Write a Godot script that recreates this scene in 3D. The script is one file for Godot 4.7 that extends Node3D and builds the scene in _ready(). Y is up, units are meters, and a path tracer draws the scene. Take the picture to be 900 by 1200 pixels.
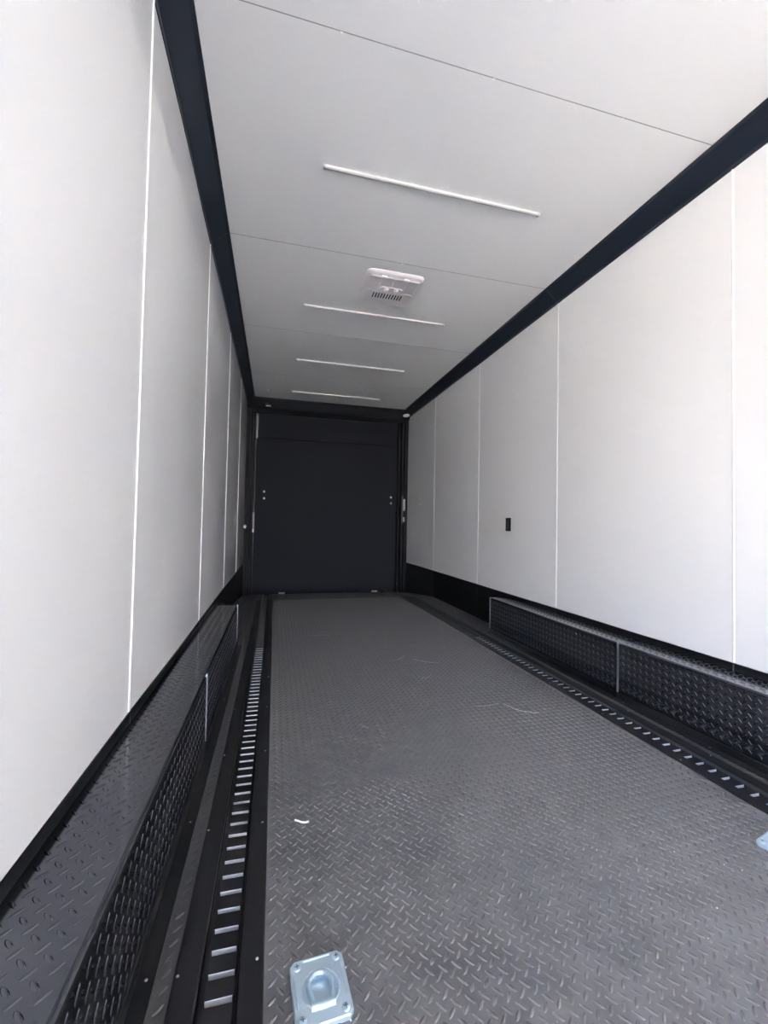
extends Node3D
# Inside of an empty enclosed trailer. Helper coordinates: x to the right, y up from the deck, z = depth away from the camera (V() turns it into Godot's -z).

const XL := -0.417          # left wall face
const XR := 2.003           # right wall face
const SX := 1.586           # XL + XR, mirrors left to right
const BASE := 0.334         # top of the black kick panels
const TOP := 2.587          # top of the white wall panels
const CEIL := 2.686         # ceiling face
const OPEN := -10.0          # the open rear end, far behind the camera
const ADDED_DOOR_A := -2.0       # unseen left wall opening behind the camera, added to let in fill light
const ADDED_DOOR_B := -1.25
const ADDED_DOOR_TOP := 2.15
const KINK := 5.2           # the deck slopes down beyond
const DOOR := 6.6           # far door
const SLOPE := -0.114       # fall per metre beyond KINK

var used := {}
var M := {}

class MB:
	var st := SurfaceTool.new()
	func _init():
		st.begin(Mesh.PRIMITIVE_TRIANGLES)
	func tri(a, b, c, na, nb, nc):
		var n = (c - a).cross(b - a)
		if n.dot(na + nb + nc) < 0.0:
			var t = b; b = c; c = t
			t = nb; nb = nc; nc = t
		st.set_normal(na); st.add_vertex(a)
		st.set_normal(nb); st.add_vertex(b)
		st.set_normal(nc); st.add_vertex(c)
	func face(p: Array, out: Vector3):
		var n := Vector3.ZERO
		for i in range(1, p.size() - 1):
			n += (p[i] - p[0]).cross(p[i + 1] - p[0])
		n = n.normalized()
		if n.dot(out) < 0.0: n = -n
		for i in range(1, p.size() - 1):
			tri(p[0], p[i], p[i + 1], n, n, n)
	# box with chamfered edges, corners in helper coordinates
	func box(lo: Vector3, hi: Vector3, ch := 0.0, xf := Transform3D.IDENTITY):
		var c := (lo + hi) / 2.0
		var h := (hi - lo).abs() / 2.0
		c.z = -c.z
		ch = min(ch, min(h.x, min(h.y, h.z)) * 0.9)
		var inn := h - Vector3.ONE * ch
		for ax in 3:
			var u := (ax + 1) % 3
			var v := (ax + 2) % 3
			for s in [-1.0, 1.0]:
				var q := []
				for k in [[-1, -1], [1, -1], [1, 1], [-1, 1]]:
					var p := Vector3.ZERO
					p[ax] = s * h[ax]; p[u] = k[0] * inn[u]; p[v] = k[1] * inn[v]
					q.append(xf * (c + p))
				var o := Vector3.ZERO
				o[ax] = s
				face(q, xf.basis * o)
			if ch > 0.0:
				for su in [-1.0, 1.0]:
					for sv in [-1.0, 1.0]:
						var a := Vector3.ZERO
						var b := Vector3.ZERO
						a[u] = su * h[u]; a[v] = sv * inn[v]
						b[u] = su * inn[u]; b[v] = sv * h[v]
						var e := Vector3.ZERO
						e[ax] = inn[ax]
						var o2 := Vector3.ZERO
						o2[u] = su; o2[v] = sv
						face([xf * (c + a - e), xf * (c + a + e), xf * (c + b + e), xf * (c + b - e)], xf.basis * o2)
		if ch > 0.0:
			for sx in [-1.0, 1.0]:
				for sy in [-1.0, 1.0]:
					for sz in [-1.0, 1.0]:
						var s3 := Vector3(sx, sy, sz)
						face([xf * (c + s3 * Vector3(h.x, inn.y, inn.z)), xf * (c + s3 * Vector3(inn.x, h.y, inn.z)), xf * (c + s3 * Vector3(inn.x, inn.y, h.z))], xf.basis * s3)
	# profile in (x, y) carried from depth z0 to z1, lifted by y0 and y1
	func ext(prof: Array, z0: float, z1: float, y0 := 0.0, y1 := 0.0):
		var poly := PackedVector2Array(prof)
		var area := 0.0
		for i in poly.size():
			area += poly[i].cross(poly[(i + 1) % poly.size()])
		if area < 0.0: poly.reverse()
		var n := poly.size()
		for i in n:
			var a := poly[i]
			var b := poly[(i + 1) % n]
			var d := b - a
			face([Vector3(a.x, a.y + y0, -z0), Vector3(b.x, b.y + y0, -z0), Vector3(b.x, b.y + y1, -z1), Vector3(a.x, a.y + y1, -z1)], Vector3(d.y, -d.x, 0))
		var t := Geometry2D.triangulate_polygon(poly)
		for i in range(0, t.size(), 3):
			for e in [[z0, y0, 1.0], [z1, y1, -1.0]]:
				var q := []
				for k in 3:
					q.append(Vector3(poly[t[i + k]].x, poly[t[i + k]].y + e[1], -e[0]))
				face(q, Vector3(0, 0, e[2]))
	# round bar from a to b, radius ra to rb, with closed ends (Godot coordinates)
	func bar(a: Vector3, b: Vector3, ra: float, rb: float, n := 12):
		var d := (b - a).normalized()
		var u := d.cross(Vector3.UP if abs(d.y) < 0.9 else Vector3.RIGHT).normalized()
		var v := d.cross(u)
		for i in n:
			var p := TAU * i / n
			var q := TAU * (i + 1) / n
			var np := u * cos(p) + v * sin(p)
			var nq := u * cos(q) + v * sin(q)
			tri(a + np * ra, a + nq * ra, b + nq * rb, np, nq, nq)
			tri(a + np * ra, b + nq * rb, b + np * rb, np, nq, np)
			face([a, a + np * ra, a + nq * ra], -d)
			face([b, b + np * rb, b + nq * rb], d)
	# low dome (screw or rivet head) on a surface with normal d
	func dome(c: Vector3, d: Vector3, r: float, h: float, n := 10):
		var u := d.cross(Vector3.UP if abs(d.y) < 0.9 else Vector3.RIGHT).normalized()
		var v := d.cross(u)
		var rows := [[1.0, 0.0], [0.92, 0.55], [0.6, 0.9], [0.0, 1.0]]
		for k in 3:
			for i in n:
				var q := []
				var nn := []
				for e in [[k, i], [k, i + 1], [k + 1, i + 1], [k + 1, i]]:
					var p: float = TAU * e[1] / n
					var rr: float = rows[e[0]][0]
					var hh: float = rows[e[0]][1]
					var ra := u * cos(p) + v * sin(p)
					q.append(c + ra * r * rr + d * h * hh)
					nn.append((ra * rr * h + d * hh * r).normalized())
				tri(q[0], q[1], q[2], nn[0], nn[1], nn[2])
				if k < 2: tri(q[0], q[2], q[3], nn[0], nn[2], nn[3])
	# closed loops of equally many points joined one after the other, flat shaded; the last one is capped
	func loft(loops: Array, cap: bool, smooth_from: Vector3):
		for k in loops.size() - 1:
			var A: Array = loops[k]
			var B: Array = loops[k + 1]
			var n := A.size()
			for i in n:
				var j := (i + 1) % n
				var m = (A[i] + A[j] + B[i] + B[j]) / 4.0
				var nrm = (B[i] - A[j]).cross(B[j] - A[i])
				if nrm.dot(smooth_from) < 0.0 or (abs(nrm.normalized().dot(smooth_from)) < 0.02 and nrm.dot(m - A[0]) < 0.0): nrm = -nrm
				face([A[i], A[j], B[j]], nrm)
				face([A[i], B[j], B[i]], nrm)
		if cap:
			var L: Array = loops[-1]
			var c := Vector3.ZERO
			for p in L: c += p / float(L.size())
			for i in L.size():
				face([c, L[i], L[(i + 1) % L.size()]], smooth_from)

func V(x, y, z) -> Vector3: return Vector3(x, y, -z)

func numbered(called: String) -> String:
	var n: int = used.get(called, 0)
	used[called] = n + 1
	return called if n == 0 else "%s_%03d" % [called, n]

func tag(o, label: String, category: String, group := ""):
	o.set_meta("label", label)
	o.set_meta("category", category)
	if group: o.set_meta("group", group)
	return o

func structure(o, label: String, category: String):
	o.set_meta("kind", "structure")
	return tag(o, label, category)

func thing(called: String, at: Vector3, label: String, category: String, group := "") -> Node3D:
	var o := Node3D.new()
	o.name = numbered(called)
	o.position = at
	add_child(o)
	return tag(o, label, category, group)

func world_at(n) -> Vector3:
	var p := Vector3.ZERO
	while n != self:
		p += n.position
		n = n.get_parent()
	return p

# commits a builder (in scene coordinates) as one named mesh under parent
func obj(called: String, b, m: Material, parent: Node = self, local := false) -> MeshInstance3D:
	var o := MeshInstance3D.new()
	o.mesh = b.st.commit() if b is MB else b
	o.material_override = m
	o.name = numbered(called) if parent == self else called
	o.cast_shadow = GeometryInstance3D.SHADOW_CASTING_SETTING_ON
	parent.add_child(o, true)
	if parent != self and not local: o.position = -world_at(parent)
	return o

func at_base(o: MeshInstance3D, p: Vector3): # moves a top-level mesh's origin to its base without moving its shape
	var a := o.mesh.surface_get_arrays(0)
	var v: PackedVector3Array = a[Mesh.ARRAY_VERTEX]
	for i in v.size(): v[i] -= p
	a[Mesh.ARRAY_VERTEX] = v
	var m := ArrayMesh.new()
	m.add_surface_from_arrays(Mesh.PRIMITIVE_TRIANGLES, a)
	o.mesh = m
	o.position = p
	return o

func mat(c: Color, rough: float, metal := 0.0, spec := 0.5) -> StandardMaterial3D:
	var m := StandardMaterial3D.new()
	m.albedo_color = c
	m.roughness = rough
	m.metallic = metal
	m.metallic_specular = spec
	return m

func grain(m: StandardMaterial3D, seed_: int, freq: float, lo: float, hi: float, size: float, rough_lo := -1.0, rough_hi := -1.0):
	var f := FastNoiseLite.new()
	f.seed = seed_
	f.frequency = freq
	f.fractal_octaves = 5
	var im := f.get_seamless_image(512, 512)
	im.convert(Image.FORMAT_RGB8)
	var rim := im.duplicate() as Image
	for y in 512:
		for x in 512:
			var t := im.get_pixel(x, y).r
			var k := lerpf(lo, hi, t)
			im.set_pixel(x, y, Color(k, k, k * 0.995))
			if rough_lo >= 0.0:
				var r := lerpf(rough_lo, rough_hi, t)
				rim.set_pixel(x, y, Color(r, r, r))
	im.generate_mipmaps()
	m.albedo_texture = ImageTexture.create_from_image(im)
	if rough_lo >= 0.0:
		m.roughness = 1.0
		rim.generate_mipmaps()
		m.roughness_texture = ImageTexture.create_from_image(rim)
	m.uv1_triplanar = true
	m.uv1_world_triplanar = true
	m.uv1_scale = Vector3.ONE / size
	return m

# ---------------------------------------------------------------- tread plate
var lug_mesh: ArrayMesh
func make_lug(L: float, w: float, h: float) -> ArrayMesh:
	var b := MB.new()
	var n := 8
	var arch := [[-1.0, 0.0], [-0.62, 0.75], [0.0, 1.0], [0.62, 0.75], [1.0, 0.0]]
	var P := []
	for i in n + 1:
		var t := -1.0 + 2.0 * i / n
		var ww := w / 2.0 * pow(max(0.0, 1.0 - t * t), 0.7) + 0.0002
		var hh := h * pow(max(0.0, 1.0 - t * t), 0.45)
		var row := []
		for a in arch: row.append(Vector3(t * L / 2.0, hh * a[1], ww * a[0]))
		P.append(row)
	var N := []
	for i in n + 1:
		var row := []
		for k in 5:
			var du = P[min(i + 1, n)][k] - P[max(i - 1, 0)][k]
			var dv = P[i][min(k + 1, 4)] - P[i][max(k - 1, 0)]
			var nn = du.cross(dv)
			if nn.y < 0.0: nn = -nn
			row.append((nn.normalized() + Vector3(0, 0.001, 0)).normalized())
		N.append(row)
	for i in n:
		for k in 4:
			b.tri(P[i][k], P[i + 1][k], P[i + 1][k + 1], N[i][k], N[i + 1][k], N[i + 1][k + 1])
			b.tri(P[i][k], P[i + 1][k + 1], P[i][k + 1], N[i][k], N[i + 1][k + 1], N[i][k + 1])
	return b.st.commit()

func lug_xf(p: Vector3, along: Vector3, up: Vector3) -> Transform3D:
	along = along.normalized()
	return Transform3D(Basis(along, up, along.cross(up)), p)

func lugs(list: Array, m: Material, parent: Node):
	var mm := MultiMesh.new()
	mm.transform_format = MultiMesh.TRANSFORM_3D
	mm.mesh = lug_mesh
	mm.instance_count = list.size()
	for i in list.size(): mm.set_instance_transform(i, list[i])
	var o := MultiMeshInstance3D.new()
	o.multimesh = mm
	o.material_override = m
	o.name = "raised_tread_pattern"
	o.set_meta("kind", "stuff")
	parent.add_child(o, true)
	o.position = -world_at(parent)
	return o

func deck_y(z: float) -> float: return 0.0 if z <= KINK else (z - KINK) * SLOPE

func deck_lugs(x0: float, x1: float, z0: float, z1: float) -> Array:
	var out := []
	var d := atan(SLOPE)
	for kind in 2:
		var px := 0.2149 + 0.0151 * kind
		var pz := 0.8859 + 0.0196 * kind
		for i in range(int(floor((x0 - px) / 0.03)), int(ceil((x1 - px) / 0.03)) + 1):
			var x := px + 0.03 * i
			if x < x0 or x > x1: continue
			for j in range(int(floor((z0 - pz) / 0.0333)), int(ceil((z1 - pz) / 0.0333)) + 1):
				var z := pz + 0.0333 * j
				if z < z0 or z > z1: continue
				var up := Vector3.UP if z < KINK else Vector3(0, cos(d), sin(d))
				var al := Vector3(0.0150, 0, 0.0198) if kind == 0 else Vector3(0.0168, 0, -0.0165)
				al = (al - up * al.dot(up)).normalized()
				out.append(lug_xf(V(x, deck_y(z), z), al, up))
	return out

# ---------------------------------------------------------------- builders
func mirror(p: Array, right: bool) -> Array:
	if not right: return p
	var o := []
	for q in p: o.append(Vector2(SX - q.x, q.y))
	return o

func rect(x0, x1, y0, y1) -> Array: return [Vector2(x0, y0), Vector2(x1, y0), Vector2(x1, y1), Vector2(x0, y1)]

func both(b: MB, prof: Array, z0: float, z1: float): # along the deck, bending down with it
	if z0 < KINK: b.ext(prof, z0, min(z1, KINK))
	if z1 > KINK: b.ext(prof, max(z0, KINK), z1, deck_y(max(z0, KINK)), deck_y(z1))

func step_box(right: bool, z0: float, z1: float, label: String):
	var f := -0.2477      # front face, left side
	var h := 0.3012
	var bx := thing("step_box", V(SX - (XL + f) / 2.0 if right else (XL + f) / 2.0, 0, (z0 + z1) / 2.0), label, "storage box", "black tread plate boxes along the walls")
	var r := 0.010
	var prof := [Vector2(XL + 0.003, 0), Vector2(f, 0), Vector2(f, h - r)]
	for k in 5:
		var a := PI / 2.0 * (k + 1) / 6.0
		prof.append(Vector2(f - r + r * cos(a), h - r + r * sin(a)))
	prof.append(Vector2(f - r, h)); prof.append(Vector2(XL + 0.003, h))
	var b := MB.new()
	b.ext(mirror(prof, right), z0, z1)
	obj("body", b, M.box, bx)
	# raised lugs, top and front
	var L := []
	for kind in 2:
		for i in range(-40, 120):
			var z := 0.7349 + 0.0370 * i + 0.0185 * kind
			if z < z0 + 0.022 or z > z1 - 0.014: continue
			for j in range(-3, 8):
				var x := -0.3435 + 0.0333 * j + 0.0166 * kind
				if x < XL + 0.012 or x > f - 0.018: continue
				var al := Vector3(1, 0, -1) if kind == 0 else Vector3(1, 0, 1)
				if right: x = SX - x
				L.append(lug_xf(V(x, h, z), al, Vector3.UP))
			for j in range(-3, 10):
				var y := 0.2644 - 0.0347 * j + 0.01735 * kind
				var zz := z - 0.7349 + 1.3596 - 0.0370 * 17
				if y < 0.045 or y > h - 0.018 or zz < z0 + 0.022 or zz > z1 - 0.014: continue
				var s := 1.0 if kind == 0 else -1.0
				var nrm := Vector3.LEFT if right else Vector3.RIGHT
				L.append(lug_xf(V(SX - f if right else f, y, zz), Vector3(0, -0.0153 * s, 0.0117), nrm))
	lugs(L, M.box, bx)
	# folded end flange at the nearer end and the kick angle along the foot
	b = MB.new()
	b.ext(mirror([Vector2(f - 0.002, 0.036), Vector2(f + 0.0022, 0.036), Vector2(f + 0.0022, h + 0.0015), Vector2(f - 0.004, h + 0.0022), Vector2(f - 0.004, h - 0.003), Vector2(f - 0.002, h - 0.004)], right), z1 - 0.013, z1 - 0.001)
	obj("end_flange", b, M.flange_edge, bx)
	b = MB.new()
	b.ext(mirror([Vector2(f - 0.001, 0.0005), Vector2(-0.209, 0.0005), Vector2(-0.209, 0.0035), Vector2(f + 0.004, 0.0045), Vector2(f + 0.003, 0.034), Vector2(f - 0.001, 0.036)], right), z0, z1)
	var ka := obj("kick_angle", b, M.black_satin, bx)
	var k := 0
	while k < 16:
		var z := 0.965 + 0.463 * (k - 3)
		if z > z0 + 0.02 and z < z1 - 0.02:
			b = MB.new()
			b.dome(V(SX + 0.225 if right else -0.225, 0.0035, z), Vector3.UP, 0.0034, 0.0016, 8)
			obj("screw", b, M.screw, ka)
		k += 1

func tie_track(right: bool, z0: float, z1: float, slotted: bool, label: String):
	var t := thing("tie_down_track" if slotted else "track_filler", V(SX + 0.086 if right else -0.086, 0, (z0 + z1) / 2.0), label, "track" if slotted else "filler strip", "slotted tie-down tracks in the deck" if slotted else "plain filler strips past the slotted tracks")
	var b := MB.new()
	both(b, mirror([Vector2(-0.173, 0.0003), Vector2(-0.125, 0.0003), Vector2(-0.125, 0.0040), Vector2(-0.1265, 0.0050), Vector2(-0.1715, 0.0050), Vector2(-0.173, 0.0040)], right), z0, z1)
	var fo := obj("flange", b, M.track, t)
	b = MB.new()
	both(b, mirror([Vector2(-0.046, 0.0003), Vector2(0.003, 0.0003), Vector2(0.003, 0.0030), Vector2(0.0, 0.0050), Vector2(-0.0445, 0.0050), Vector2(-0.046, 0.0040)], right), z0, z1)
	var fi := obj("flange", b, M.track, t)
	# channel between the flanges: a shallow pan with a raised face
	b = MB.new()
	var lo := -0.026
	if slotted:
		both(b, mirror([Vector2(-0.125, lo), Vector2(-0.121, lo), Vector2(-0.121, -0.011), Vector2(-0.117, -0.0075), Vector2(-0.1095, -0.0060), Vector2(-0.1095, -0.0085), Vector2(-0.118, -0.012), Vector2(-0.118, lo + 0.002), Vector2(-0.125, lo + 0.002)], right), z0, z1)
		both(b, mirror([Vector2(-0.046, lo), Vector2(-0.050, lo), Vector2(-0.050, -0.0095), Vector2(-0.0545, -0.0060), Vector2(-0.0545, -0.0085), Vector2(-0.052, lo + 0.002), Vector2(-0.046, lo + 0.002)], right), z0, z1)
		var first := int(ceil((z0 - 0.951) / 0.0504))
		var last := int(floor((z1 - 0.951) / 0.0504))
		var edge := z0
		for i in range(first, last + 1):
			var zc := 0.951 + 0.0504 * i
			b.ext(mirror(rect(-0.1095, -0.0545, -0.0085, -0.0060), right), edge, zc - 0.0065)
			edge = zc + 0.0065
			# the bare zinc lip of this slot, leaning towards the open end
			var s := MB.new()
			var xa := SX + 0.1075 if right else -0.1075
			var xb := SX + 0.0565 if right else -0.0565
			var q := [V(xa, -0.0195, zc + 0.0045), V(xb, -0.0195, zc + 0.0045), V(xb, -0.0064, zc + 0.0058), V(xa, -0.0064, zc + 0.0058)]
			var up := Vector3(0, 0.1, 1.0)
			s.face(q, up)
			var dn := []
			for p in q: dn.append(p - Vector3(0, 0, 0.0015))
			s.face(dn, -up)
			for e in 4: s.face([q[e], q[(e + 1) % 4], dn[(e + 1) % 4], dn[e]], (q[e] + q[(e + 1) % 4]) / 2.0 - (q[0] + q[2]) / 2.0)
			obj("slot_lip", s, M.zinc_lip, t)
		b.ext(mirror(rect(-0.1095, -0.0545, -0.0085, -0.0060), right), edge, z1)
		obj("channel_face", b, M.track, t)
		b = MB.new()
		both(b, mirror(rect(-0.119, -0.052, lo, lo + 0.002), right), z0, z1)
		obj("channel_pan", b, M.track, t)
	else:
		both(b, mirror([Vector2(-0.125, lo), Vector2(-0.046, lo), Vector2(-0.046, -0.009), Vector2(-0.050, -0.009), Vector2(-0.053, -0.0055), Vector2(-0.112, -0.0055), Vector2(-0.116, -0.009), Vector2(-0.125, -0.009)], right), z0, z1)
		obj("channel_cover", b, M.filler, t)
	var k := -3
	while k < 14:
		var z := 0.957 + 0.4205 * k
		if z > z0 + 0.01 and z < z1 - 0.01:
			for e in [[-0.166, fo], [-0.012, fi]]:
				b = MB.new()
				b.dome(V(SX - e[0] if right else e[0], 0.0050 + deck_y(z), z), Vector3.UP, 0.0034, 0.0016, 8)
				obj("screw", b, M.screw, e[1])
		k += 1

func wall(right: bool):
	var x := XR if right else XL
	var o := 1.0 if right else -1.0      # outward
	var side := "right" if right else "left"
	var b := MB.new()
	if right:
		b.box(Vector3(x + o * 0.012, -0.75, OPEN - 0.02), Vector3(x + o * 0.07, CEIL + 0.1, DOOR + 0.3))
	else:
		b.box(Vector3(x + o * 0.012, -0.75, OPEN - 0.02), Vector3(x + o * 0.07, CEIL + 0.1, ADDED_DOOR_A))
		b.box(Vector3(x + o * 0.012, -0.75, ADDED_DOOR_B), Vector3(x + o * 0.07, CEIL + 0.1, DOOR + 0.3))
		b.box(Vector3(x + o * 0.012, ADDED_DOOR_TOP, ADDED_DOOR_A), Vector3(x + o * 0.07, CEIL + 0.1, ADDED_DOOR_B))
		b.box(Vector3(x + o * 0.012, -0.75, ADDED_DOOR_A), Vector3(x + o * 0.07, -0.005, ADDED_DOOR_B))
	var w := obj("wall_" + side, b, M.shell, self)
	structure(w, "white panelled %s side wall of the trailer with thin white seam strips" % side, "wall")
	var seams := []
	for k in range(int(ceil((OPEN + 0.05 - 1.468) / 1.2443)), 4): seams.append(1.468 + 1.2443 * k)
	var edges := [OPEN] + seams + [6.36]
	if not right:
		edges += [ADDED_DOOR_A, ADDED_DOOR_B]
		edges.sort()
	for i in edges.size() - 1:
		var z0: float = edges[i]
		var z1: float = edges[i + 1]
		b = MB.new()
		# the sheet bows inwards a few millimetres between its seams
		var nz := 14
		var amp := 0.0025 if not right else 0.002
		var gap := not right and z0 > ADDED_DOOR_A - 0.001 and z1 < ADDED_DOOR_B + 0.001
		var y0 := ADDED_DOOR_TOP if gap else BASE + 0.001
		var y1 := TOP + 0.02
		for j in nz:
			var q := []
			var nn := []
			for e in [[j, y0], [j + 1, y0], [j + 1, y1], [j, y1]]:
				var t: float = float(e[0]) / nz
				var d := amp * sin(PI * t) * (z1 - z0) / 1.2443
				var sl := amp * PI * cos(PI * t) / 1.2443
				q.append(V(x - o * d, e[1], lerpf(z0 + 0.006, z1 - 0.006, t)))
				nn.append(Vector3(-o, 0, sl).normalized())
			b.tri(q[0], q[1], q[2], nn[0], nn[1], nn[2])
			b.tri(q[0], q[2], q[3], nn[0], nn[2], nn[3])
		b.face([V(x, y0, z0 + 0.006), V(x, y1, z0 + 0.006), V(x + o * 0.011, y1, z0 + 0.006), V(x + o * 0.011, y0, z0 + 0.006)], Vector3(0, 0, 1))
		b.face([V(x, y0, z1 - 0.006), V(x, y1, z1 - 0.006), V(x + o * 0.011, y1, z1 - 0.006), V(x + o * 0.011, y0, z1 - 0.006)], Vector3(0, 0, -1))
		b.face([V(x, y1, z0), V(x, y1, z1), V(x + o * 0.011, y1, z1), V(x + o * 0.011, y1, z0)], Vector3.UP)
		b.face([V(x, y0, z0), V(x, y0, z1), V(x + o * 0.011, y0, z1), V(x + o * 0.011, y0, z0)], Vector3.DOWN)
		b.face([V(x + o * 0.011, y0, z0), V(x + o * 0.011, y0, z1), V(x + o * 0.011, y1, z1), V(x + o * 0.011, y1, z0)], Vector3(o, 0, 0))
		obj("wall_panel", b, M.wall, w)
	for z in seams:
		if not right and z > ADDED_DOOR_A and z < ADDED_DOOR_B: continue
		b = MB.new()
		b.box(Vector3(x - o * 0.0035, BASE + 0.002, z - 0.0042), Vector3(x + o * 0.0118, TOP + 0.004, z + 0.0042), 0.0022)
		obj("seam_strip", b, M.strip, w)
	# kick panels
	b = MB.new()
	var kx := x - o * 0.0050
	for i in edges.size() - 1:
		if not right and edges[i] > ADDED_DOOR_A - 0.001 and edges[i + 1] < ADDED_DOOR_B + 0.001: continue
		b.box(Vector3(kx, -0.25, edges[i] + 0.001), Vector3(x + o * 0.0115, BASE, (edges[i + 1] if i < edges.size() - 2 else 6.5) - 0.001), 0.0015)
	var kp := obj("baseboard_" + side, b, M.kick, self)
	structure(kp, "black kick panel along the foot of the %s wall" % side, "kick panel")
	for z in seams:
		if not right and z > ADDED_DOOR_A and z < ADDED_DOOR_B: continue
		b = MB.new()
		b.box(Vector3(kx - o * 0.0015, -0.2 if z > 5 else 0.004, z - 0.003), Vector3(kx, BASE - 0.004, z + 0.003), 0.0007)
		obj("joint_strip", b, M.joint, kp)
	# cove between wall and ceiling
	b = MB.new()
	var cv := [Vector2(XL, TOP), Vector2(XL + 0.005, TOP + 0.0005), Vector2(XL + 0.0065, TOP + 0.018), Vector2(XL + 0.0895, CEIL - 0.0065), Vector2(XL + 0.1075, CEIL - 0.005), Vector2(XL + 0.1077, CEIL), Vector2(XL + 0.02, CEIL + 0.004), Vector2(XL - 0.004, CEIL - 0.02)]
	b.ext(mirror(cv, right), OPEN, 6.3)
	var c := obj("trim_2" if right else "trim_1", b, M.cove, self)
	structure(c, "black slanted cove trim between the %s wall and the white ceiling" % side, "cove trim")
	for z in ([2.725] if right else [2.722, 4.62]):
		b = MB.new()
		b.ext(mirror([Vector2(XL + 0.0005, TOP - 0.0003), Vector2(XL + 0.0058, TOP + 0.0003), Vector2(XL + 0.0073, TOP + 0.0176), Vector2(XL + 0.0899, CEIL - 0.0074), Vector2(XL + 0.108, CEIL - 0.0058), Vector2(XL + 0.1082, CEIL - 0.001), Vector2(XL + 0.02, CEIL)], right), z - 0.0022, z + 0.0022)
		obj("joint_line", b, M.joint, c)
	return w

func light_bar(z: float, label: String):
	var x0 := 0.189
	var x1 := 1.397
	var l := thing("light_bar", V((x0 + x1) / 2.0, CEIL, z), label, "ceiling light", "slim white light bars across the ceiling")
	var b := MB.new()
	# bars run across, so the profile is drawn in (depth, y) by hand
	var pr := [Vector2(z - 0.008, CEIL - 0.0005), Vector2(z - 0.008, CEIL - 0.010), Vector2(z + 0.010, CEIL - 0.010), Vector2(z + 0.010, CEIL - 0.0005)]
	for i in 4:
		var p: Vector2 = pr[i]
		var q: Vector2 = pr[(i + 1) % 4]
		var d := q - p
		b.face([V(x0, p.y, p.x), V(x1, p.y, p.x), V(x1, q.y, q.x), V(x0, q.y, q.x)], Vector3(0, 0, 0) + V(0, -((p.y + q.y) / 2.0 - (CEIL - 0.005)) * -1.0, (p.x + q.x) / 2.0 - z - 0.001))
	for e in [x0, x1]:
		b.face([V(e, pr[0].y, pr[0].x), V(e, pr[1].y, pr[1].x), V(e, pr[2].y, pr[2].x), V(e, pr[3].y, pr[3].x)], Vector3(e - 0.8, 0, 0))
	obj("housing", b, M.alu_white, l)
	b = MB.new()
	for i in 6:
		var a := PI * i / 6.0
		var c := PI * (i + 1) / 6.0
		var na := Vector3(0, -sin(a), cos(a))
		var nc := Vector3(0, -sin(c), cos(c))
		var P := V(0, CEIL - 0.010 - 0.005 * sin(a), z + 0.001 - 0.008 * cos(a))
		var Q := V(0, CEIL - 0.010 - 0.005 * sin(c), z + 0.001 - 0.008 * cos(c))
		var u := Vector3(x0 + 0.012, 0, 0)
		var v := Vector3(x1 - 0.012, 0, 0)
		b.tri(P + u, P + v, Q + v, na, na, nc)
		b.tri(P + u, Q + v, Q + u, na, nc, nc)
	obj("diffuser", b, M.lens, l)
	for e in [x0, x1 - 0.014]:
		b = MB.new()
		b.box(Vector3(e, CEIL - 0.017, z - 0.0095), Vector3(e + 0.014, CEIL - 0.0005, z + 0.0115), 0.003)
		obj("end_cap", b, M.cap_grey, l)

func rrect(cx: float, y: float, cz: float, hx: float, hz: float, r: float, n := 6) -> Array:
	var out := []
	for c in [[1, 1, 0.0], [-1, 1, 90.0], [-1, -1, 180.0], [1, -1, 270.0]]:
		for k in n + 1:
			var a: float = deg_to_rad(c[2] + 90.0 * k / n)
			out.append(V(cx + c[0] * (hx - r) + r * cos(a), y, cz + c[1] * (hz - r) + r * sin(a)))
	return out

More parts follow.
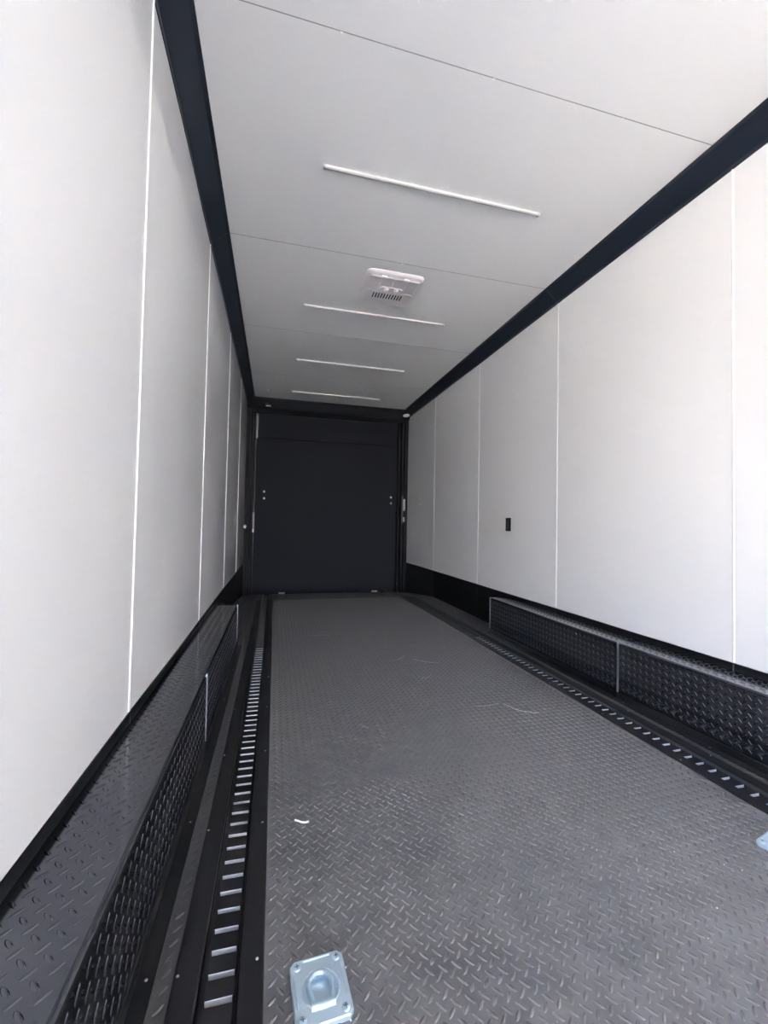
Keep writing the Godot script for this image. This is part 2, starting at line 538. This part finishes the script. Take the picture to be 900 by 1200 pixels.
func ceiling_unit():
	var cx := 0.789
	var cz := 3.046
	var u := thing("ceiling_vent", V(cx, CEIL, cz), "white rounded square ceiling air unit with grey filter panels and a dark slotted outlet", "air conditioner")
	var b := MB.new()
	var D := Vector3.DOWN
	b.loft([rrect(cx, CEIL - 0.0005, cz, 0.211, 0.221, 0.045), rrect(cx, CEIL - 0.007, cz, 0.209, 0.219, 0.045), rrect(cx, CEIL - 0.017, cz, 0.199, 0.209, 0.045), rrect(cx, CEIL - 0.023, cz, 0.178, 0.188, 0.042)], true, D)
	obj("shroud", b, M.plastic, u)
	var y := CEIL - 0.023
	# raised surround of the filter area with four filter panels in it
	b = MB.new()
	b.box(Vector3(0.612, y - 0.006, 2.866), Vector3(0.970, y, 2.874), 0.002)
	b.box(Vector3(0.612, y - 0.006, 3.044), Vector3(0.970, y, 3.052), 0.002)
	for x in [0.612, 0.690, 0.784, 0.883, 0.963]:
		b.box(Vector3(x, y - 0.006, 2.872), Vector3(x + 0.007, y, 3.046), 0.002)
	obj("filter_frame", b, M.plastic, u)
	for x in [[0.619, 0.690], [0.697, 0.784], [0.791, 0.883], [0.890, 0.963]]:
		b = MB.new()
		b.box(Vector3(x[0] + 0.001, y - 0.002, 2.875), Vector3(x[1] - 0.001, y + 0.002, 3.043), 0.0008)
		obj("filter_panel", b, M.filter, u)
	for x in [0.705, 0.868]:
		b = MB.new()
		b.box(Vector3(x - 0.020, y - 0.011, 2.852), Vector3(x + 0.020, y + 0.001, 2.873), 0.003)
		obj("latch_tab", b, M.strip, u)
	# knob plate and two knobs
	b = MB.new()
	b.loft([rrect(0.792, y + 0.0005, 3.008, 0.085, 0.026, 0.025), rrect(0.792, y - 0.0075, 3.008, 0.083, 0.024, 0.023)], true, D)
	obj("knob_plate", b, M.plastic, u)
	for x in [0.756, 0.829]:
		b = MB.new()
		b.bar(V(x, y - 0.0075, 3.006), V(x, y - 0.022, 3.006), 0.017, 0.014, 16)
		var k := obj("control_knob", b, M.strip, u)
		b = MB.new()
		b.box(Vector3(x - 0.0025, y - 0.026, 2.993), Vector3(x + 0.0025, y - 0.0218, 3.019), 0.001)
		obj("grip", b, M.strip, k)
	# slotted outlet
	b = MB.new()
	b.box(Vector3(0.672, y - 0.0008, 3.080), Vector3(0.908, y + 0.003, 3.148))
	obj("outlet_opening", b, M.dark, u)
	for i in 12:
		var x := 0.668 + 0.0214 * i
		b = MB.new()
		b.box(Vector3(x - 0.0055, y - 0.0055, 3.076), Vector3(x + 0.0055, y, 3.152), 0.0015)
		obj("louver_bar", b, M.plastic, u)

func tie_ring(cx: float, cz: float, turn: float, label: String):
	var o := thing("tie_down_ring", V(cx, 0, cz), label, "tie-down ring", "zinc plated tie-down rings in the deck")
	o.rotation.y = turn
	var n := 40
	var angs := []
	for i in n: angs.append(TAU * i / n)
	var sq := func(hx: float, hz: float, y: float, r: float) -> Array:
		var out := []
		for a in angs:
			var d := Vector2(cos(a), sin(a))
			# ray against a rounded rectangle
			var lo := 0.0
			var hi := 0.2
			for k in 24:
				var mid := (lo + hi) / 2.0
				var p: Vector2 = (d * mid).abs() - Vector2(hx - r, hz - r)
				var s: float = Vector2(max(p.x, 0), max(p.y, 0)).length() + min(max(p.x, p.y), 0.0) - r
				if s > 0.0: hi = mid
				else: lo = mid
			out.append(Vector3(d.x * lo, y, -d.y * lo))
		return out
	var circ := func(r: float, y: float) -> Array:
		var out := []
		for a in angs: out.append(Vector3(cos(a) * r, y, -sin(a) * r + 0.003))
		return out
	var b := MB.new()
	b.loft([sq.call(0.0545, 0.0630, 0.0005, 0.012), sq.call(0.0545, 0.0630, 0.0095, 0.012), sq.call(0.0530, 0.0615, 0.0115, 0.011), circ.call(0.0385, 0.0118), circ.call(0.0370, 0.0132), circ.call(0.0350, 0.0125), circ.call(0.0310, 0.0040), circ.call(0.0285, 0.0024)], true, Vector3.UP)
	obj("base_plate", b, M.zinc, o, true)
	b = MB.new()
	b.box(Vector3(-0.028, 0.0110, 0.0545), Vector3(0.028, 0.0140, 0.0580), 0.0014)
	b.box(Vector3(-0.0490, 0.0110, -0.030), Vector3(-0.0455, 0.0140, 0.034), 0.0014)
	b.box(Vector3(0.0455, 0.0110, -0.030), Vector3(0.0490, 0.0140, 0.034), 0.0014)
	obj("stiffening_rib", b, M.zinc, o, true)
	# D-shaped ring folded down in its dish
	b = MB.new()
	var path := []
	for i in 25:
		var a := deg_to_rad(-18.0 + 216.0 * i / 24.0)
		path.append(Vector3(cos(a) * 0.0235, 0.0125, -sin(a) * 0.0235 - 0.003))
	path.push_front(Vector3(0.0185, 0.0130, 0.030))
	path.push_back(Vector3(-0.0185, 0.0130, 0.030))
	tube(b, path, 0.0052, 10)
	obj("ring", b, M.zinc_ring, o, true)
	b = MB.new()
	b.bar(Vector3(-0.0225, 0.0120, 0.0330), Vector3(0.0225, 0.0120, 0.0330), 0.0072, 0.0072, 18)
	obj("hinge_clip", b, M.zinc_ring, o, true)
	for sx in [-1, 1]:
		for sz in [-1, 1]:
			b = MB.new()
			var c := Vector3(sx * 0.0405, 0.0110, sz * 0.0490)
			b.dome(c, Vector3.UP, 0.0085, 0.0038, 16)
			var s := obj("screw", b, M.zinc_ring, o, true)
			b = MB.new()
			b.box(Vector3(c.x - 0.0045, 0.0143, -c.z - 0.0009), Vector3(c.x + 0.0045, 0.0152, -c.z + 0.0009), 0.0002)
			b.box(Vector3(c.x - 0.0009, 0.0143, -c.z - 0.0045), Vector3(c.x + 0.0009, 0.0152, -c.z + 0.0045), 0.0002)
			obj("cross_slot", b, M.dark_zinc, s, true)

func tube(b: MB, path: Array, r: float, n: int):
	var rows := []
	var prev := Vector3.UP
	for i in path.size():
		var d: Vector3 = (path[min(i + 1, path.size() - 1)] - path[max(i - 1, 0)]).normalized()
		var u := (prev - d * prev.dot(d)).normalized()
		prev = u
		var v := d.cross(u)
		var row := []
		for k in n:
			var a := TAU * k / n
			row.append([path[i] + (u * cos(a) + v * sin(a)) * r, u * cos(a) + v * sin(a)])
		rows.append(row)
	for i in rows.size() - 1:
		for k in n:
			var j := (k + 1) % n
			var A = rows[i][k]; var B = rows[i][j]; var C = rows[i + 1][j]; var E = rows[i + 1][k]
			b.tri(A[0], B[0], C[0], A[1], B[1], C[1])
			b.tri(A[0], C[0], E[0], A[1], C[1], E[1])
	for e in [0, rows.size() - 1]:
		var q := []
		for k in n: q.append(rows[e][k][0])
		b.face(q, path[e] - path[1 if e == 0 else e - 1])

func _ready():
	# ---------------- camera
	var cam := Camera3D.new()
	cam.name = "camera"
	var B := Basis(Vector3(0.968353, 0.019347, 0.248834), Vector3(-0.025583, 0.999434, 0.021851), Vector3(-0.24827, -0.027526, 0.9683))
	cam.transform = Transform3D(B.orthonormalized(), Vector3(0, 0.9259, 0))
	cam.fov = 100.437
	cam.near = 0.02
	add_child(cam)
	cam.current = true
	# ---------------- sky, sun, exposure
	var env := Environment.new()
	env.background_mode = Environment.BG_SKY
	var sm := ProceduralSkyMaterial.new()
	sm.sky_top_color = Color(0.60, 0.73, 0.95)
	sm.sky_horizon_color = Color(1.0, 0.97, 0.94)
	sm.sky_curve = 0.15
	sm.ground_bottom_color = Color(0.42, 0.40, 0.37)
	sm.ground_horizon_color = Color(0.70, 0.72, 0.73)
	sm.energy_multiplier = 3.0
	var sky := Sky.new()
	sky.sky_material = sm
	env.sky = sky
	env.tonemap_mode = Environment.TONE_MAPPER_LINEAR
	env.tonemap_exposure = 18.5
	env.sdfgi_enabled = true
	env.ssao_enabled = true
	env.ssil_enabled = true
	var we := WorldEnvironment.new()
	we.name = "world_environment"
	we.environment = env
	add_child(we)
	var sun := DirectionalLight3D.new()
	sun.name = "sun"
	sun.light_color = Color(1.0, 0.945, 0.88)
	sun.light_energy = 5.8
	sun.shadow_enabled = true
	sun.light_angular_distance = 0.5
	add_child(sun)
	sun.look_at_from_position(Vector3.ZERO, Vector3(-0.45, -1.0, 0.30))

	# ---------------- materials
	M.shell = mat(Color(0.55, 0.55, 0.55), 0.6)
	M.wall = mat(Color(0.965, 0.965, 0.96), 0.0, 0.0, 0.8)
	M.ceil = mat(Color(0.965, 0.965, 0.958), 0.12)
	M.strip = mat(Color(0.96, 0.96, 0.955), 0.30)
	M.kick = mat(Color(0.05, 0.058, 0.075), 0.42)
	M.seam = mat(Color(0.66, 0.655, 0.65), 0.7, 0.0, 0.2)
	M.joint = mat(Color(0.33, 0.33, 0.34), 0.5)
	M.cove = mat(Color(0.13, 0.16, 0.205), 0.36)
	M.black_satin = mat(Color(0.09, 0.09, 0.10), 0.40)
	M.track = mat(Color(0.10, 0.10, 0.115), 0.42)
	M.filler = mat(Color(0.22, 0.22, 0.23), 0.5)
	M.floor = mat(Color(0.45, 0.45, 0.455), 0.38, 0.12)
	M.box = mat(Color(0.40, 0.41, 0.44), 0.13, 0.95)
	M.flange_edge = mat(Color(0.62, 0.63, 0.66), 0.3, 0.9)
	M.zinc = mat(Color(0.78, 0.86, 0.91), 0.34, 0.55)
	M.zinc_ring = mat(Color(0.74, 0.84, 0.89), 0.30, 0.65)
	M.dark_zinc = mat(Color(0.35, 0.40, 0.44), 0.4, 0.5)
	M.zinc_lip = mat(Color(0.84, 0.87, 0.90), 0.40, 0.25)
	M.screw = mat(Color(0.75, 0.75, 0.76), 0.3, 0.7)
	M.plastic = mat(Color(0.90, 0.885, 0.89), 0.35)
	M.filter = mat(Color(0.87, 0.85, 0.86), 0.7)
	M.lens = mat(Color(0.70, 0.70, 0.69), 0.3)
	M.alu_white = mat(Color(0.86, 0.86, 0.85), 0.35)
	M.cap_grey = mat(Color(0.70, 0.70, 0.70), 0.35)
	M.dark = mat(Color(0.06, 0.06, 0.07), 0.7)
	M.door = mat(Color(0.12, 0.13, 0.155), 0.75, 0.0, 0.3)
	M.door_frame = mat(Color(0.085, 0.09, 0.11), 0.30)
	M.post = mat(Color(0.06, 0.07, 0.09), 0.6, 0.0, 0.3)
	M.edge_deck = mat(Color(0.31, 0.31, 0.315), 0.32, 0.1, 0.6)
	M.lug = mat(Color(0.47, 0.47, 0.475), 0.24, 0.35)
	M.door_rail = mat(Color(0.25, 0.26, 0.29), 0.35)
	M.ground = grain(mat(Color(0.80, 0.77, 0.73), 0.9), 5, 0.01, 0.8, 1.0, 4.0)
	grain(M.floor, 11, 0.012, 0.84, 1.06, 0.7, 0.34, 0.48)
	lug_mesh = make_lug(0.0252, 0.0072, 0.0019)

	# ---------------- ground outside
	var b := MB.new()
	b.box(Vector3(-40, -0.95, -40), Vector3(40, -0.75, 40))
	structure(obj("ground", b, M.ground), "pale concrete yard outside the open end of the trailer", "ground")

	# ---------------- floor
	b = MB.new()
	both(b, rect(0.0, SX, -0.03, 0.0), OPEN, DOOR)
	both(b, rect(-0.046, 0.0, -0.03, 0.0), OPEN, DOOR)
	both(b, mirror(rect(-0.046, 0.0, -0.03, 0.0), true), OPEN, DOOR)
	both(b, rect(XL - 0.05, XR + 0.05, -0.12, -0.03), OPEN, DOOR + 0.3)
	var fl := obj("floor", b, M.floor)
	structure(fl, "dark grey tread plate trailer deck sloping down to the far door", "floor")
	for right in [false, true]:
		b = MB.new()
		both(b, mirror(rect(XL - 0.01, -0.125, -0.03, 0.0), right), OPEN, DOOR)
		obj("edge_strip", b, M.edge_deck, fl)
	var L := deck_lugs(0.012, SX - 0.012, -0.5, DOOR - 0.05)
	lugs(L, M.lug, fl)
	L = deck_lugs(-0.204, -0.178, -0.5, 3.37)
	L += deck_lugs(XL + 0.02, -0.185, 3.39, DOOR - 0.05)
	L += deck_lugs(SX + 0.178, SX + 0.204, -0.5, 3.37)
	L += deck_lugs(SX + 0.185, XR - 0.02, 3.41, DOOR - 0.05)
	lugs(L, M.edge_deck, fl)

	# ---------------- ceiling
	b = MB.new()
	b.box(Vector3(XL - 0.07, CEIL + 0.012, OPEN - 0.02), Vector3(XR + 0.07, CEIL + 0.1, DOOR + 0.3))
	var ce := obj("ceiling", b, M.dark)
	structure(ce, "white panelled trailer ceiling with thin dark seams across it", "ceiling")
	var ze := [OPEN, -9.7202, -8.4759, -7.2316, -5.9873, -4.743, -3.4986, -2.2543, -1.01, 0.234, 1.4783, 2.7226, 3.967, 5.2113, 6.24]
	for i in ze.size() - 1:
		b = MB.new()
		b.box(Vector3(XL - 0.005, CEIL, ze[i] + 0.0005), Vector3(XR + 0.005, CEIL + 0.012, ze[i + 1] - 0.0005))
		obj("ceiling_panel", b, M.ceil, ce)
	for i in range(1, ze.size() - 1):
		b = MB.new()
		b.box(Vector3(XL + 0.10, CEIL - 0.0007, ze[i] - 0.0019), Vector3(XR - 0.10, CEIL + 0.002, ze[i] + 0.0019), 0.0003)
		obj("seam_line", b, M.seam, ce)
	for z in [0.24, 1.484, 2.727, 3.986, 5.226, 2.096, 3.370, 4.62]:
		for x in [0.188, 0.793, 1.405]:
			b = MB.new()
			b.dome(V(x, CEIL, z), Vector3.DOWN, 0.0065, 0.003, 10)
			obj("screw", b, M.strip, ce)
	b = MB.new()
	b.dome(V(-0.129, CEIL, 5.878), Vector3.DOWN, 0.016, 0.008, 12)
	obj("button_cap", b, M.strip, ce)

	# ---------------- walls with coves and kick panels
	wall(false)
	wall(true)

	# ---------------- far end: header, posts, door
	b = MB.new()
	var hp := [Vector2(6.232, CEIL), Vector2(6.236, CEIL - 0.010), Vector2(6.262, CEIL - 0.020), Vector2(6.318, 2.567), Vector2(6.334, 2.548), Vector2(6.40, 2.540), Vector2(6.40, CEIL)]
	for i in hp.size():
		var p: Vector2 = hp[i]
		var q: Vector2 = hp[(i + 1) % hp.size()]
		var m := (p + q) / 2.0 - Vector2(6.34, 2.63)
		b.face([V(XL, p.y, p.x), V(XR, p.y, p.x), V(XR, q.y, q.x), V(XL, q.y, q.x)], V(0, m.y, m.x))
	b.box(Vector3(XL, 2.54, 6.40), Vector3(XR, CEIL + 0.012, 6.62))
	structure(obj("trim_3", b, M.door_frame), "glossy black header across the far end above the dark door", "header")
	for s in 2:
		b = MB.new()
		var right := s == 1
		var prof := [Vector2(XL, -0.2), Vector2(-0.372, -0.2)]
		for st in [[XL - 0.01, -0.366, 6.36, 6.62], [-0.37, -0.330, 6.41, 6.62], [-0.334, -0.300, 6.50, 6.62]]:
			var x0: float = st[0]
			var x1: float = st[1]
			if right: x0 = SX - st[1]; x1 = SX - st[0]
			b.box(Vector3(x0, -0.25, st[2]), Vector3(x1, 2.60, st[3]), 0.003)
		structure(obj("trim_5" if right else "trim_4", b, M.post), "stepped black door post at the %s of the far door" % ("right" if right else "left"), "door post")
	b = MB.new()
	b.box(Vector3(-0.42, -0.4, DOOR + 0.005), Vector3(2.01, 2.75, DOOR + 0.09))
	var dr := obj("door_1", b, M.door_frame)
	structure(dr, "large matt black ramp door closing the far end of the trailer", "door")
	b = MB.new()
	b.box(Vector3(-0.296, -0.155, DOOR - 0.022), Vector3(1.962, 2.165, DOOR + 0.006), 0.004)
	obj("door_panel", b, M.door, dr)
	b = MB.new()
	b.box(Vector3(-0.270, 2.180, DOOR - 0.012), Vector3(1.925, 2.56, DOOR + 0.006), 0.004)
	obj("upper_panel", b, M.door, dr)
	b = MB.new()
	b.box(Vector3(-0.270, 2.163, DOOR - 0.034), Vector3(1.925, 2.183, DOOR - 0.010), 0.004)
	obj("top_rail", b, M.post, dr)
	for x in [-0.310, 1.950]:
		b = MB.new()
		b.box(Vector3(x, 2.225, 6.525), Vector3(x + 0.017, 2.60, 6.545), 0.004)
		obj("side_stop", b, M.door_rail, dr)
	for p in [[-0.160, 1.371], [-0.158, 1.270], [1.797, 1.349], [1.799, 1.254]]:
		b = MB.new()
		b.dome(V(p[0], p[1], DOOR - 0.022), Vector3(0, 0, 1), 0.017, 0.009, 12)
		obj("rivet", b, M.strip, dr)
	for x in [0.128, 1.546]:
		b = MB.new()
		b.bar(V(x - 0.045, -0.135, DOOR - 0.055), V(x + 0.045, -0.135, DOOR - 0.055), 0.013, 0.013, 10)
		obj("hinge", b, M.alu_white, dr)

	# ---------------- boxes along the walls
	step_box(false, 0.36, 1.875, "black tread plate box along the left wall, the nearer section before its seam")
	step_box(false, 1.879, 3.353, "black tread plate box along the left wall, the farther section ending before the door")
	step_box(true, 0.50, 1.960, "black tread plate box along the right wall, the nearer section at the frame edge")
	step_box(true, 1.964, 3.385, "black tread plate box along the right wall, the farther section with its end showing")

	# ---------------- tracks in the deck
	tie_track(false, -0.3, 1.429, true, "black slotted tie-down track in the left of the deck, nearer length with bright slots")
	tie_track(false, 1.4305, 3.285, true, "black slotted tie-down track in the left of the deck, farther length beyond the joint")
	tie_track(false, 3.2875, DOOR - 0.03, false, "plain grey filler strip running from the left slotted track to the far door")
	tie_track(true, -0.3, 1.429, true, "black slotted tie-down track in the right of the deck, nearer length at the frame edge")
	tie_track(true, 1.4305, 3.285, true, "black slotted tie-down track in the right of the deck, farther length beside the far box")
	tie_track(true, 3.2875, DOOR - 0.03, false, "plain grey filler strip running from the right slotted track to the far door")

	# ---------------- fittings
	light_bar(2.069, "slim white light bar across the ceiling, the nearest and longest looking of four")
	light_bar(3.459, "slim white light bar across the ceiling just beyond the air unit")
	light_bar(4.653, "slim white light bar across the ceiling, second from the far door")
	light_bar(5.825, "slim white light bar across the ceiling, nearest the black header of the far door")
	ceiling_unit()
	tie_ring(0.1115, 0.8655, deg_to_rad(3.5), "zinc tie-down ring plate beside the left slotted track at the bottom of the photo")
	tie_ring(1.468, 0.922, deg_to_rad(14.0), "zinc tie-down ring plate beside the right track, cut by the right frame edge")

	# outlet on the right wall
	var ou := thing("wall_outlet", V(XR, 0.882, 3.37), "black electrical outlet with two sockets on the white right wall", "outlet")
	b = MB.new()
	b.box(Vector3(XR - 0.009, 0.882, 3.330), Vector3(XR - 0.001, 0.999, 3.412), 0.003)
	obj("cover_plate", b, M.dark, ou)
	for y in [0.919, 0.962]:
		b = MB.new()
		b.box(Vector3(XR - 0.0115, y - 0.016, 3.354), Vector3(XR - 0.008, y + 0.016, 3.388), 0.003)
		obj("socket", b, M.black_satin, ou)
	b = MB.new()
	b.dome(V(XR - 0.009, 0.9405, 3.371), Vector3.LEFT, 0.004, 0.0015, 8)
	obj("screw", b, M.joint, ou)

	# small fittings near the far door
	for p in [[1.291, "upper of two white screw caps on the right wall before the far door"], [1.212, "lower of two white screw caps on the right wall before the far door"]]:
		b = MB.new()
		b.dome(V(XR - 0.001, p[0], 5.745), Vector3.LEFT, 0.013, 0.006, 12)
		at_base(tag(obj("screw_cap", b, M.strip), p[1], "screw cap", "white screw caps on the right wall"), V(XR, p[0], 5.745))
	var lf := thing("wall_stop", V(XL, 0.80, 6.29), "small white knob low on the left wall beside the far door", "wall knob")
	b = MB.new()
	b.bar(V(XL, 0.848, 6.29), V(XL + 0.014, 0.848, 6.29), 0.022, 0.020, 14)
	obj("base", b, M.strip, lf)
	b = MB.new()
	b.dome(V(XL + 0.014, 0.848, 6.29), Vector3.RIGHT, 0.030, 0.020, 14)
	obj("cap", b, M.strip, lf)

	var la := thing("door_latch", V(1.953, 0.95, 6.36), "tall silver door latch on the right door post", "latch")
	b = MB.new()
	b.box(Vector3(1.925, 0.93, 6.392), Vector3(1.968, 1.36, 6.405), 0.003)
	obj("back_plate", b, M.latch_plate if M.has("latch_plate") else M.door_rail, la)
	b = MB.new()
	b.box(Vector3(1.940, 1.130, 6.345), Vector3(1.966, 1.315, 6.394), 0.008)
	obj("handle", b, M.alu_white, la)
	b = MB.new()
	b.box(Vector3(1.940, 0.960, 6.352), Vector3(1.963, 1.035, 6.394), 0.008)
	obj("catch", b, M.alu_white, la)
	la = thing("door_latch", V(-0.3, 0.75, 6.45), "latch strip on the left door post, red reflection painted into its colour", "latch")
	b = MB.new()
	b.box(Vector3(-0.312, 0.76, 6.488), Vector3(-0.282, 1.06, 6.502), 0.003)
	obj("back_plate", b, mat(Color(0.30, 0.24, 0.25), 0.4), la)  # reddish tint is a red reflection put into the plate colour
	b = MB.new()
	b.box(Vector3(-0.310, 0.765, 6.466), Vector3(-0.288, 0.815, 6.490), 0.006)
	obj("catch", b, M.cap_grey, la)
	var br := thing("header_bracket", V(-0.133, 2.56, 6.28), "small silver bracket on the left of the black header", "bracket")
	b = MB.new()
	b.box(Vector3(-0.160, 2.578, 6.286), Vector3(-0.092, 2.592, 6.330), 0.003)
	obj("plate", b, M.alu_white, br)
	b = MB.new()
	b.box(Vector3(-0.170, 2.612, 6.270), Vector3(-0.120, 2.620, 6.310), 0.002)
	obj("tongue", b, M.door_rail, br)
	br = thing("oval_cap", V(1.93, 2.56, 6.27), "oval silver cap in the upper right corner above the far door", "cap")
	b = MB.new()
	var ring := []
	for e in [[1.0, 0.0], [0.95, 0.014], [0.7, 0.024]]:
		var lp := []
		for i in 20:
			var a := TAU * i / 20
			lp.append(V(1.932 + 0.056 * e[0] * cos(a), 2.602 + 0.026 * e[0] * sin(a) + 0.008 * cos(a), 6.262 - e[1]))
		ring.append(lp)
	b.loft(ring, true, Vector3(0, 0, 1))
	obj("shell", b, M.alu_white, br)
	b = MB.new()
	b.box(Vector3(1.895, 2.59, 6.258), Vector3(1.968, 2.615, 6.36))
	obj("stem", b, M.door_frame, br)

	# litter on the deck
	b = MB.new()
	tube(b, [V(0.084, 0.0052, 1.366), V(0.094, 0.0040, 1.362), V(0.104, 0.0036, 1.354), V(0.115, 0.0040, 1.350), V(0.126, 0.0046, 1.352)], 0.0030, 8)
	at_base(tag(obj("plastic_scrap", b, M.strip), "curled white plastic scrap lying on the deck near the left track", "scrap"), V(0.1035, 0.0008, 1.353))
	var rng := RandomNumberGenerator.new()
	rng.seed = 7
	b = MB.new()
	var flecks := [[1.116, 1.219], [1.005, 2.107], [1.351, 1.062], [1.468, 1.076], [1.492, 1.034], [0.977, 0.774], [1.075, 0.83], [1.137, 1.0], [0.82, 2.2], [0.70, 2.35]]
	for i in 60: flecks.append([rng.randf_range(0.03, 1.55), rng.randf_range(0.75, 4.2)])
	for p in flecks:
		var r := rng.randf_range(0.0008, 0.0021)
		b.dome(V(p[0], 0.0, p[1]), Vector3.UP, r, r * 0.7, 6)
	var scuffs := [[0.88, 2.45, 0.97, 2.52, 0.02], [1.18, 2.02, 1.30, 1.88, 0.03], [1.02, 2.02, 1.16, 2.03, 0.01], [0.80, 2.80, 0.92, 2.92, 0.02], [0.55, 1.72, 0.60, 1.66, 0.0], [0.30, 3.55, 0.48, 3.54, 0.0], [0.95, 2.80, 1.10, 2.70, 0.02], [0.40, 1.95, 0.44, 1.90, 0.0], [0.76, 2.06, 0.80, 2.10, 0.0]]
	var sb := MB.new()
	for c in scuffs:
		var n := 8
		var side := Vector3(c[3] - c[1], 0, c[2] - c[0]).normalized()
		for i in n:
			var q := []
			for e in [[i, -1.0], [i + 1, -1.0], [i + 1, 1.0], [i, 1.0]]:
				var t: float = float(e[0]) / n
				var w: float = 0.0022 * sin(PI * clampf(t, 0.02, 0.98)) * e[1]
				q.append(V(lerpf(c[0], c[2], t), 0.0021, lerpf(c[1], c[3], t)) + side * (w + c[4] * sin(PI * t)))
			sb.face(q, Vector3.UP)
			var lo := []
			for p in q: lo.append(p - Vector3(0, 0.0019, 0))
			sb.face(lo, Vector3.DOWN)
			sb.face([q[0], q[1], lo[1], lo[0]], -side)
			sb.face([q[2], q[3], lo[3], lo[2]], side)
	obj("scuff_marks", sb, mat(Color(0.60, 0.59, 0.58), 0.8), fl).set_meta("kind", "stuff")
	var gr = tag(obj("grit", b, M.strip), "pale grit and flecks scattered over the dark deck", "grit")
	gr.set_meta("kind", "stuff")
